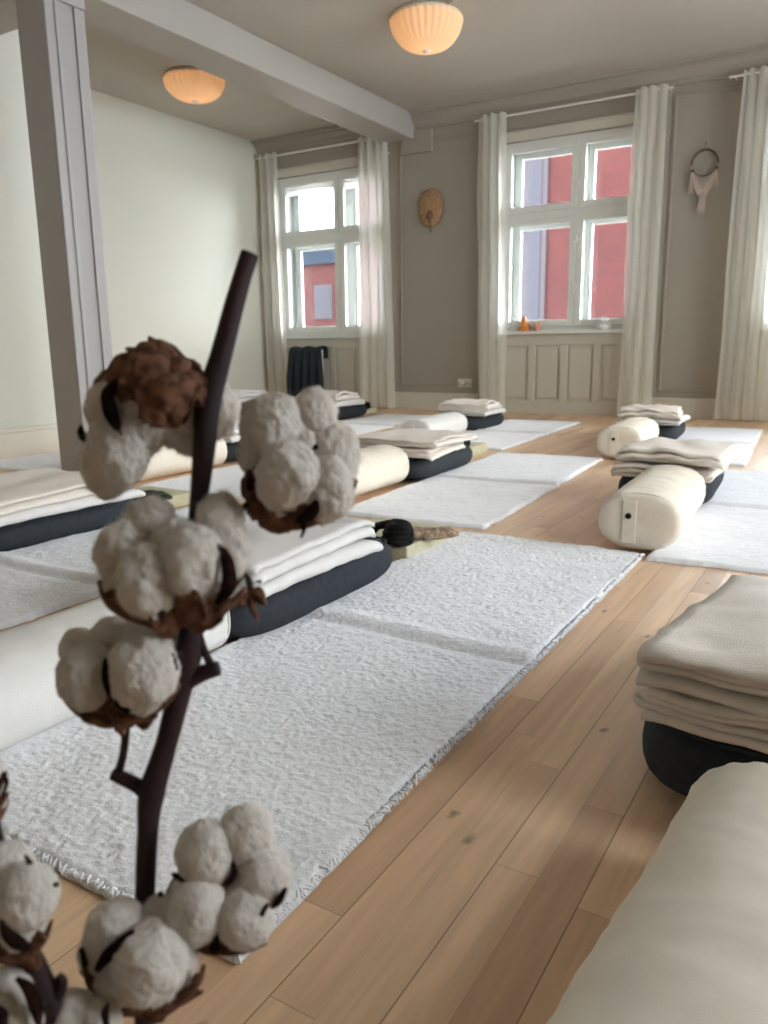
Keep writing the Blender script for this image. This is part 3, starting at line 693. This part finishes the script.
# kinds of folded blanket
SPEC = {}
def kind_of(key, w, l, n, p, seed, mt, **k):
    o = make_blanket(w, l, n, p, seed, mt, **k); SPEC[o.name] = n*p+.0025*k.get('rum', 1); return o
bl_top = kind_of('top', .43, .47, 3, .014, 21, M['blanketw'], drape=.006)
bl_low = kind_of('low', .42, .48, 2, .017, 22, M['blanketw'], drape=.006)
bl_tall = kind_of('tall', .47, .42, 4, .0125, 23, M['blanket'], drape=.003, twist=.02, rum=1.7)
bl_tall2 = kind_of('tall2', .48, .43, 4, .0125, 29, M['blanket'], drape=.003, twist=.02, rum=1.7)
bl_r1 = kind_of('r1', .37, .43, 3, .015, 25, M['blanket'], drape=.006, cw=.15, twist=.03, rum=1.5)
bl_r2 = kind_of('r2', .40, .44, 3, .014, 27, M['blanket'], drape=.010, cw=.15, twist=.03, rum=1.5)
used = set(); G_BL = 'folded blankets stacked on the cushions'; top = [0]
HC = .119
def bl(proto, x, y, deg, label, sc=(1, 1, 1), on=False):
    """a blanket on a cushion, or (on=True) on the blanket placed before it"""
    if proto.name in used: o = copy_tree(proto)
    else: o = proto; used.add(proto.name)
    z = top[0] if on else HC+(.012 if -2 < x < -.3 and y > 2.2 else 0)+(.013 if x > -.3 else 0)
    top[0] = z+.003+SPEC[proto.name]*sc[2]
    return put(o, x, y, deg, label, 'blanket', G_BL, z, sc)
bl(bl_low, -1.215, 1.14, 0, 'lower white folded blanket on the cushion beside the foreground mat')
bl(bl_top, -1.215, 1.135, 1.5, 'upper white folded blanket on top of the foreground cushion, behind the cotton', on=True)
bl(bl_tall, .03, .985, -4, 'lower ribbed beige blanket of the tall right-edge stack', (1, 1, .92))
bl(bl_tall2, .028, .99, -5, 'upper beige folded blanket topping the tall right-edge stack', (1, 1, .88), True)
bl(bl_r2, -1.84, 3.03, 4, 'lower folded blanket on the cushion in the middle of the room', (1.05, 1.05, 1))
bl(bl_r1, -1.82, 3.06, 0, 'upper creased blanket on the cushion in the middle of the room', (1.1, 1, .7), True)
bl(bl_low, -2.50, 5.2, 3, 'lower blanket of the far stack left of the middle window panelling', (.85, .9, 1))
bl(bl_r1, -2.50, 5.2, 8, 'upper blanket of the far stack left of the middle window panelling', (.95, .9, 1.3), True)
bl(bl_r1, -.62, 2.98, 2, 'lower blanket with uneven edges behind the beige buttoned bolster', (.92, 1, 1.1))
bl(bl_r2, -.60, 2.96, -3, 'upper wavy blanket behind the beige buttoned bolster', (.92, 1, 1.1), True)
bl(bl_low, -1.12, 4.96, 3, 'lower blanket near the wall below the dreamcatcher', (.85, .95, 1))
bl(bl_r2, -1.12, 4.95, 7, 'upper blanket near the wall below the dreamcatcher', (.88, 1, 1.3), True)
bl(bl_low, -2.36, 1.25, 1, 'lower wide white blanket on the cushion at the left edge', (1.2, 1.25, 1))
bl(bl_r2, -2.38, 1.22, 0, 'upper wide white blanket at the left edge, smooth and rounded', (1.25, 1.35, .9), True)
bl(bl_low, -3.12, 3.18, 2, 'lower white blanket seen in the gap right of the cotton stem', (1, 1, 1.2))
bl(bl_top, -3.12, 3.18, 4, 'upper white blanket seen in the gap right of the cotton stem', (1, 1, 1.1), True)
bl(bl_low, -4.0, 5.46, 2, 'lower thick white blanket below the corner window', (.9, 1, 1.5))
bl(bl_r1, -4.0, 5.45, 6, 'upper rolled white blanket below the corner window', (1, 1, 1.4), True)
bl(bl_low, -5.16, 5.5, 2, 'lower white blanket in the far left corner', (1, 1, 1.4))
bl(bl_top, -5.16, 5.5, 5, 'upper white blanket in the far left corner', (1, 1, 1.2), True)

# blocks with the small bags on them
mb = MB(); mb.box(-.14, .14, 0, .31, 0, .052); blk0 = mb.build('yoga_block', M['block'], bevel=.006); G_BK = 'pale blocks behind the cushions'
def blk(x, y, deg, label, first=False): return put(blk0 if first else copy_tree(blk0), x, y, deg, label, 'block', G_BK)
blk(-1.225, 1.90, 1, 'pale greenish block on the floor behind the foreground blankets', True)
blk(-2.02, 3.98, 3, 'pale block behind the middle cushion at the corner of its mat')
blk(-2.44, 1.97, 0, 'pale block behind the left-edge cushion, under the dark patterned bag')
blk(-.70, 3.76, 3, 'pale block behind the right-hand blanket stack')
blk(-4.12, 6.12, 3, 'low block below the curtain of the corner window')
def make_pillow(mt, L, W, H, seed):
    nu, nv = 30, 20; P = []
    for j in range(nv+1):
        t = j/nv; tp = min(1, 6*t*(1-t)+.25)**.5
        for i in range(nu):
            a = 2*PI*i/nu; P.append((L*(t-.5), W/2*tp*math.cos(a), H/2*tp**2*max(math.sin(a), -.7)+H*.36))
    P = np.array(P); g = fbm(P*30+seed, 3, seed)*.007; P[:, 2] = np.maximum(P[:, 2]+g, .0005); P[:, 1] += g
    f = grid_faces(nu, nv+1, True)+[tuple(range(nu))[::-1], tuple(range(nv*nu, nv*nu+nu))]
    return mesh('eye_pillow', P, f, mt)
def make_bundle(seed):
    mb = MB()
    for k in range(4):
        pts = []
        for i in range(25):
            t = i/24*2*PI; pts.append(((.032-.002*k)*math.cos(t)+.004*math.sin(3*t+k), (.026)*math.sin(t)+.003*k, .012+.013*k+.004*math.sin(2*t+k)))
        mb.tube(pts, .0125, 7, False)
    mb.tube([(.02, 0, .03), (-.04, .02, .05), (-.085, .035, .035), (-.10, .03, .012)], [.012, .014, .012, .009], 8)
    q = mb.build('strap_bundle', M['black'], None, True); return q
ep = make_pillow(M['pattern'], .19, .075, .035, 2); put(ep, -1.09, 2.03, 32, 'brown patterned eye pillow lying on the pale block behind the foreground blankets', 'eye pillow', z=.053)
ep2 = make_pillow(M['pattern2'], .26, .11, .05, 4); put(ep2, -2.33, 2.02, 15, 'dark floral eye pillow on the block at left, beside the left cushion', 'eye pillow', z=.053)
sb0 = make_bundle(1); G_SB = 'black strap bundles'
put(sb0, -1.13, 1.925, 0, 'black coiled strap bundle tucked behind the foreground blankets', 'strap', G_SB, .053, (1.1, 1.1, 1.0))
for (x, y, l) in ((-1.96, 4.08, 'black coiled strap on the block beyond the middle cushion'), (-.62, 3.87, 'black coiled strap behind the right-hand blanket stack'), (-3.98, 6.2, 'black coiled strap beside the stack below the corner window')):
    put(copy_tree(sb0), x, y, 20, l, 'strap', G_SB, .053)
put(copy_tree(sb0), -2.52, 2.02, 0, 'black coiled strap beside the dark floral eye pillow', 'strap', G_SB, .053)

# ------------------------------------------------------------------ cotton branches
def at(px, py, d):
    return Vector((0, 0, CAMH))+(FWD*1.0+RT*((px-384)/FPX)-UP*((py-512)/FPX))*d
D0 = .33
def stalk(mb, pts, seg=12):
    """pts: (px, py, width_px, depth)"""
    P = [at(a, b, d) for a, b, w_, d in pts]; R = [w_/2/FPX*d for a, b, w_, d in pts]
    # Catmull-Rom refine
    Q = []; RR = []
    for i in range(len(P)-1):
        p0, p1, p2, p3 = P[max(i-1, 0)], P[i], P[i+1], P[min(i+2, len(P)-1)]
        for t in (0, .25, .5, .75):
            Q.append(.5*((2*p1)+(p2-p0)*t+(2*p0-5*p1+4*p2-p3)*t*t+(3*p1-p0-3*p2+p3)*t**3)); RR.append(R[i]+(R[i+1]-R[i])*t)
    Q.append(P[-1]); RR.append(R[-1]); mb.tube(Q, RR, seg)
def ico(sub):
    import bmesh
    bm = bmesh.new(); bmesh.ops.create_icosphere(bm, subdivisions=sub, radius=1); v = np.array([q.co[:] for q in bm.verts]); f = [[x.index for x in q.verts] for q in bm.faces]; bm.free(); return v, f
ICO = ico(5)
def lobe(parent, px, py, r, d, seed, el=(1, 1.12, 1), fz=1300, rag=1.0):
    c = at(px, py, d); s = r/FPX*d; v = ICO[0].copy()
    n = fbm(v*1.5+seed*3.1, 3, seed)*.20*rag+fbm(v*5+seed, 3, seed+1)*.10*rag+fbm(v*16+seed, 2, seed+2)*.022
    v2 = v*(1+n)[:, None]*np.array(el)
    B = np.array([RT, UP, FWD]); w_ = v2@B*s+np.array(c)
    q = mesh('cotton_lobe', w_, ICO[1], M['cotton'], parent)
    rn = np.random.RandomState(seed+77); idx = rn.randint(0, len(v), int(fz*(2 if rag > 1 else 1))); V = []; F = []
    nB = v@B
    for i in idx:
        p = w_[i]; nrm = nB[i]; t = rn.randn(3); t -= nrm*(t@nrm); t /= np.linalg.norm(t)+1e-9; L = s*(.06+(.16+.14*(rag > 1))*rn.rand()**2)
        side = np.cross(nrm, t)*s*.0045; k = len(V)
        a = p-nrm*s*.01; b_ = p+nrm*L*.45+t*L*.5; e = p+nrm*L*.7*rn.rand()+t*L*1.1
        V += [a-side, a+side, b_+side*.8, b_-side*.8, e]; F += [(k, k+1, k+2, k+3), (k+3, k+2, k+4)]
    # the loose fibres belong to the same piece of lint
    me = q.data; n0 = len(w_)
    return q, V, F
def valve(mb, base, tip, width, bulge, curl=.2, seed=0, hard=.0012, dome=.28):
    """pointed, cupped husk valve from base to tip bulging towards bulge"""
    base, tip, bulge = Vector(base), Vector(tip), Vector(bulge); ax = tip-base; L = ax.length; t_ = ax.normalized()
    bz = (bulge-t_*bulge.dot(t_)); bz.normalize(); sd = t_.cross(bz); nu, nv = 9, 18; n0 = len(mb.v); rn = random.Random(seed)
    for lay in (0, 1):
        for j in range(nv):
            t = j/(nv-1); w_ = width*(math.sin(PI*min(1, t*.85+.13))**.8)*(1-.35*t)*(1 if t < .98 else .25)+width*.03
            for i in range(nu):
                u = (i/(nu-1)-.5)*2; c = base+ax*t+bz*(L*dome*math.sin(PI*t**.8)+curl*L*max(0, t-.7)**2*3)
                c = c+sd*u*w_*.5+bz*(-abs(u)**2*w_*.30)*(1 if lay == 0 else 1)-bz*(hard*lay)
                q_ = np.array([[c.x*170, c.y*170, c.z*170+seed*3.3]]); nn_ = float(vnoise(q_, seed)[0]); n2_ = float(vnoise(q_*2.7, seed+1)[0])
                c = c+bz*width*(.05*nn_+.02*n2_)+sd*width*.07*nn_*abs(u)+t_*width*.10*n2_*(t > .6)
                if lay: c = c-bz*0
                mb.v.append(tuple(c))
    for lay in (0, 1):
        o = n0+lay*nu*nv
        for j in range(nv-1):
            for i in range(nu-1):
                q = (o+j*nu+i, o+j*nu+i+1, o+(j+1)*nu+i+1, o+(j+1)*nu+i); mb.f.append(q if lay else q[::-1])
    # rims
    def rim(a, b): mb.f.append((a, b, b+nu*nv, a+nu*nv))
    for j in range(nv-1): rim(n0+j*nu, n0+(j+1)*nu); rim(n0+(j+1)*nu+nu-1, n0+j*nu+nu-1)
    for i in range(nu-1): rim(n0+i+1, n0+i); rim(n0+(nv-1)*nu+i, n0+(nv-1)*nu+i+1)
def add_fuzz(parent, bits):
    V = []; F = []
    for (v, f) in bits:
        k = len(V); V += v; F += [tuple(i+k for i in q) for q in f]
    q = mesh('lint_fuzz', V, F, M['fuzz'], parent, smooth=False); q['kind'] = 'stuff'
def boll(stem, d, base, lobes, valves, dark, seed, rag=1.0, rims=()):
    """base (px,py,dd); lobes (px,py,r,dd[,el]); valves (tipx,tipy,dd,width_px,[bulge dd]) brown husk; dark: solid dark strips for the shaded slits and husk bits"""
    mb = MB(); B = at(base[0], base[1], d+base[2]); cx = sum(q[0] for q in lobes)/len(lobes); cy = sum(q[1] for q in lobes)/len(lobes); cen = at(cx, cy, d)
    for i, vv in enumerate(valves):
        tip = at(vv[0], vv[1], d+vv[2]); mid = (B+tip)/2; bul = (mid-cen)
        if len(vv) > 4: bul = bul+(-FWD)*vv[4]
        valve(mb, B, tip, vv[3]*1.18/FPX*d, bul, .25, seed+i)
    for (dd, pts) in rims: stalk(mb, [(x_, y_, w_, d+dd) for x_, y_, w_ in pts], 8)
    # receptacle
    p = [B+(B-cen).normalized()*.006, B, B+(cen-B).normalized()*.006]; mb.tube(p, [.003, .0062, .0075], 10)
    hk = mb.build('boll_husk', M['husk'], stem, True)
    if dark:
        mb = MB()
        for (dd, pts) in dark:
            mb = MB(); stalk(mb, [(x_, y_, w_, d+dd) for x_, y_, w_ in pts], 8); mb.build('husk_slit_shade', M['huskdark'], hk, True)  # solid dark strip in place of the shaded recess between lobes
    bits = []
    for i, q in enumerate(lobes):
        el = q[4] if len(q) > 4 else (1, 1.1, 1); _, v, f = lobe(hk, q[0], q[1], q[2], d+q[3], seed*10+i, el, rag=rag); bits.append((v, f))
    add_fuzz(hk, bits)
    return hk
def branch(label, stalks, cut=None):
    mb = MB()
    for s in stalks: stalk(mb, s)
    r = empty('cotton_branch', (0, 0, 0)); tag(r, label, 'cotton branch', 'dried cotton branches')
    r.location = at(stalks[0][0][0], stalks[0][0][1], stalks[0][0][3]); inv = Matrix.Translation(r.location).inverted()
    s = mb.build('stem', M['stem'], r, True); return r, inv
D = D0
main = [[(165, 1500, 24, .36), (152, 1100, 22, .34), (143, 1010, 18, D), (145, 900, 20, D), (148, 830, 21, D), (152, 792, 27, D), (166, 745, 22, D), (180, 690, 24, D), (190, 650, 26, D), (188, 610, 20, D), (194, 560, 19, D), (199, 500, 19, D), (205, 440, 24, D), (208, 402, 28, D), (220, 360, 23, D), (233, 310, 21, D), (243, 275, 19, D), (250, 254, 19, D)],
        [(152, 798, 18, D), (138, 786, 15, D), (120, 777, 14, D), (112, 774, 12, D)], [(117, 778, 10, D), (124, 750, 8, D), (127, 714, 8, D)],
        [(186, 682, 18, D), (203, 673, 17, D), (219, 668, 15, D)], [(214, 670, 9, D), (204, 650, 8, D), (197, 628, 8, D), (188, 610, 8, D)],
        [(196, 560, 9, D+.004), (222, 528, 8, D+.012), (243, 508, 7, D+.012), (256, 498, 7, D+.010)],
        [(207, 408, 16, D), (196, 396, 18, D-.002), (184, 388, 16, D-.004)],
        [(146, 905, 14, D), (160, 915, 12, D-.004), (172, 920, 12, D-.004)], [(232, 588, 6, D), (246, 575, 6, D), (252, 596, 8, D)]]
r, inv = branch('tall dark cotton branch with open white bolls crossing the left foreground', main)
kids = [c for c in r.children]
def fix(r, inv):
    for c in r.children: c.matrix_parent_inverse = inv
# 1 hanging top boll
boll(r, D, (178, 372, -.004), [(112, 408, 26, .004), (118, 450, 31, .0, (1, 1.25, 1)), (108, 470, 24, .004, (1, 1.2, 1)), (146, 420, 30, .006, (1, 1.15, 1)), (178, 418, 28, .010), (190, 432, 22, .014), (216, 412, 22, .030, (1, 1.3, 1)), (150, 392, 30, .006)],
     [(92, 392, .004, 54, .3), (120, 382, -.012, 50, .8), (152, 430, -.018, 52, 1.5), (176, 428, -.016, 44, 1.5), (128, 352, .0, 46, .2), (150, 338, .004, 26, .2), (203, 405, -.008, 36, .8), (200, 366, .010, 40, .2)],
     [(-.009, [(120, 378, 4), (108, 393, 13), (111, 413, 15), (122, 436, 6)]), (-.002, [(81, 425, 2), (81, 432, 8), (84, 439, 8), (86, 444, 2)]), (-.010, [(190, 382, 3), (193, 402, 6), (183, 424, 4)])], 1, 1.15)
# 2 second boll
boll(r, D-.012, (186, 612, .006), [(124, 556, 30, .004), (150, 580, 32, -.008, (1, 1.15, 1)), (150, 530, 28, .012), (192, 562, 32, -.006, (1, 1.2, 1)), (224, 552, 26, .004, (1, 1.2, 1)), (219, 520, 24, .008), (176, 545, 24, .0), (130, 585, 26, .004)],
     [(108, 592, -.006, 42, .3), (150, 618, -.012, 46, .4), (196, 590, -.016, 46, 1.2), (230, 602, -.006, 42, .4), (240, 560, .004, 34, .2), (112, 570, .008, 34, .1), (215, 616, -.006, 36, .2)],
     [(-.011, [(127, 560, 4), (125, 582, 17), (136, 602, 20), (164, 614, 8)]), (-.010, [(213, 542, 4), (226, 558, 13), (229, 586, 17), (217, 604, 6)])], 2, 1.15, rims=[(-.004, [(99, 580, 4), (110, 604, 9), (140, 619, 12), (180, 622, 12), (222, 610, 11), (246, 588, 5)])])
# 3 right boll
boll(r, D, (262, 502, .006), [(272, 428, 30, .006, (1.05, 1.15, 1)), (314, 414, 24, .012), (288, 476, 33, -.006, (1, 1.1, 1)), (332, 458, 28, .012, (1, 1.35, 1)), (326, 490, 28, -.002, (1, 1.25, 1)), (300, 448, 24, .010), (262, 454, 24, .008), (296, 500, 24, .0)],
     [(250, 470, .0, 34, .3), (256, 520, -.006, 26, .2), (300, 524, -.008, 44, .5), (330, 512, -.006, 36, .4), (290, 520, .006, 42, .1), (248, 512, -.006, 16, .2), (354, 480, .01, 30, .2)],
     [(-.009, [(248, 490, 5), (256, 477, 17), (266, 462, 16), (273, 454, 4)]), (-.009, [(298, 522, 8), (312, 512, 15), (320, 498, 14), (322, 486, 4)]), (-.004, [(302, 516, 8), (304, 528, 5), (301, 538, 2)]), (.002, [(304, 453, 4), (318, 446, 6)])], 3, .9, rims=[(-.002, [(246, 476, 4), (249, 496, 8), (264, 514, 12), (290, 524, 14), (318, 520, 9), (345, 505, 5), (357, 480, 3)])])
# 4 round boll on the left spur
boll(r, D-.006, (127, 712, .004), [(88, 676, 30, .0, (1, 1.2, 1)), (144, 672, 35, -.004, (1, 1.15, 1)), (112, 646, 26, .014), (146, 640, 26, .014, (1.1, .9, 1)), (170, 655, 22, .012), (80, 650, 20, .016)],
     [(60, 672, .0, 32, .2), (84, 718, -.004, 28, .1), (114, 722, -.006, 38, .3), (158, 712, -.004, 34, .2), (178, 665, .006, 30, .1)],
     [(-.010, [(106, 658, 4), (108, 678, 13), (118, 698, 17), (131, 711, 8)]), (-.006, [(163, 647, 4), (171, 656, 8), (177, 670, 4)])], 4, .75, rims=[(-.003, [(57, 668, 4), (64, 696, 6), (84, 715, 9), (112, 722, 10), (142, 716, 11), (166, 702, 8), (180, 684, 4)])])
# 5 four-lobed boll at lower right of the stem
boll(r, D-.004, (178, 914, .010), [(206, 852, 30, .0), (246, 836, 28, .006), (262, 876, 30, .004), (195, 908, 32, -.006), (246, 916, 30, -.004, (1, 1.05, 1)), (228, 880, 26, .012)],
     [(165, 905, -.004, 36, .5), (180, 944, -.006, 34, .3), (218, 950, -.004, 30, .2), (262, 940, .0, 30, .1), (276, 904, .004, 24, .1), (176, 876, .0, 22, .2)],
     [(-.008, [(227, 906, 4), (226, 922, 12), (220, 938, 17), (213, 952, 8)]), (-.006, [(233, 862, 3), (234, 874, 8), (226, 884, 4)]), (-.008, [(172, 874, 3), (183, 878, 9), (196, 882, 4)]), (-.007, [(286, 888, 4), (279, 900, 9), (271, 908, 3)]), (-.011, [(268, 904, 3), (261, 914, 8)])], 5, .6, rims=[(-.004, [(160, 892, 4), (166, 912, 9), (182, 936, 10), (206, 950, 8), (240, 952, 6), (266, 942, 6)])])
# 6 low boll in front of the stem
boll(r, D-.014, (140, 1000, .006), [(118, 930, 30, .002, (1.1, 1, 1)), (104, 952, 24, .004), (150, 962, 38, -.008, (1, 1.05, 1)), (162, 925, 26, .006), (118, 980, 26, .0), (176, 965, 22, .002)],
     [(84, 968, .0, 40, .3), (106, 1002, -.008, 42, .5), (172, 1000, -.008, 40, .3), (200, 972, .0, 32, .1), (92, 945, -.002, 26, .3), (204, 990, -.002, 16, .1), (140, 1010, -.004, 40, .2)],
     [(-.013, [(134, 930, 4), (122, 942, 12), (108, 955, 14), (97, 970, 7)]), (-.006, [(81, 948, 4), (86, 966, 8)])], 6, .7, rims=[(-.005, [(84, 960, 5), (94, 988, 12), (118, 1006, 15), (146, 1010, 13), (176, 1002, 11), (198, 982, 8), (204, 965, 4)])])
mb = MB()
for (a, b, c_, d_, wd) in ((248, 590, 240, 606, 16), (252, 590, 266, 604, 18), (250, 592, 258, 622, 9)):
    valve(mb, at(a, b, D-.004), at(c_, d_, D-.010), wd/FPX*D, -FWD, .3, int(a))
mb.build('empty_husk', M['husk'], r, True)
fix(r, inv)
DL = .30
left = [[(150, 1500, 22, .34), (100, 1150, 22, .32), (60, 1030, 22, DL), (48, 1000, 26, DL), (36, 968, 22, DL), (25, 940, 18, DL), (10, 900, 14, DL+.01), (0, 850, 12, DL+.01), (-12, 800, 12, DL+.01)],
        [(52, 1005, 16, DL), (62, 985, 12, DL), (58, 975, 8, DL)], [(60, 1040, 12, DL), (75, 1035, 10, DL)], [(20, 1020, 9, DL-.004), (40, 1030, 10, DL), (60, 1040, 12, DL)]]
r, inv = branch('short dark cotton branch with open bolls in the bottom left corner', left)
boll(r, DL, (24, 942, .002), [(6, 872, 28, .006), (26, 896, 30, -.002, (1, 1.15, 1)), (-6, 905, 30, .0), (22, 922, 24, .0), (-20, 885, 30, .008), (44, 886, 14, .006)],
     [(44, 935, -.006, 26, .4), (0, 960, -.006, 34, .5), (18, 970, -.004, 26, .5), (-20, 940, -.004, 34, .2), (40, 970, -.006, 22, .4)],
     [(-.011, [(2, 916, 5), (9, 934, 15), (20, 944, 14), (32, 948, 4)]), (-.002, [(50, 886, 3), (58, 884, 5)]), (-.003, [(25, 855, 3), (31, 865, 5)])], 7, .7, rims=[(-.004, [(-30, 930, 6), (-10, 952, 12), (20, 958, 13), (42, 942, 8), (52, 920, 3)])])
boll(r, DL-.004, (20, 1036, .004), [(8, 998, 28, .0), (-18, 1005, 30, .004), (20, 1015, 24, -.002)],
     [(36, 990, .0, 26, .4), (-10, 1030, -.006, 34, .4), (40, 1020, -.004, 24, .3)], [(-.010, [(16, 978, 4), (28, 988, 12), (36, 1006, 15), (39, 1024, 6)]), (-.011, [(-6, 1006, 6), (2, 1016, 13), (4, 1030, 6)])], 8, .7)
boll(r, DL+.004, (76, 1044, .004), [(72, 1020, 26, .0), (96, 1022, 24, .002), (82, 1036, 24, -.002)],
     [(50, 1024, .0, 24, .2), (110, 1016, -.004, 26, .4), (80, 1060, -.004, 30, .2)], [(-.009, [(108, 1004, 4), (105, 1014, 9), (107, 1028, 5)])], 9, .6)
boll(r, DL+.008, (-12, 815, .004), [(-14, 780, 20, .0), (-6, 800, 12, .002)], [(8, 768, -.004, 14, .2), (10, 792, -.004, 12, .2), (-2, 764, .0, 14, .2)], [(-.006, [(2, 772, 3), (7, 782, 4), (2, 796, 3)])], 10, .9)
fix(r, inv)
# the floor vase both branches stand in, just below the picture
b0 = at(158, 1420, .35); 
zt = b0.z
mb = MB(); mb.lathe([(0, 0), (.055, 0), (.075, .03), (.08, zt*.45), (.055, zt*.8), (.035, zt*.95), (.04, zt), (.034, zt), (.03, zt*.94), (.05, zt*.78), (.07, zt*.4), (0, .02)], b0.x, b0.y, 0, 40)
tag(mb.build('floor_vase', M['ceramic'], None, True), 'plain white vase on the floor below the picture holding the cotton branches', 'vase')
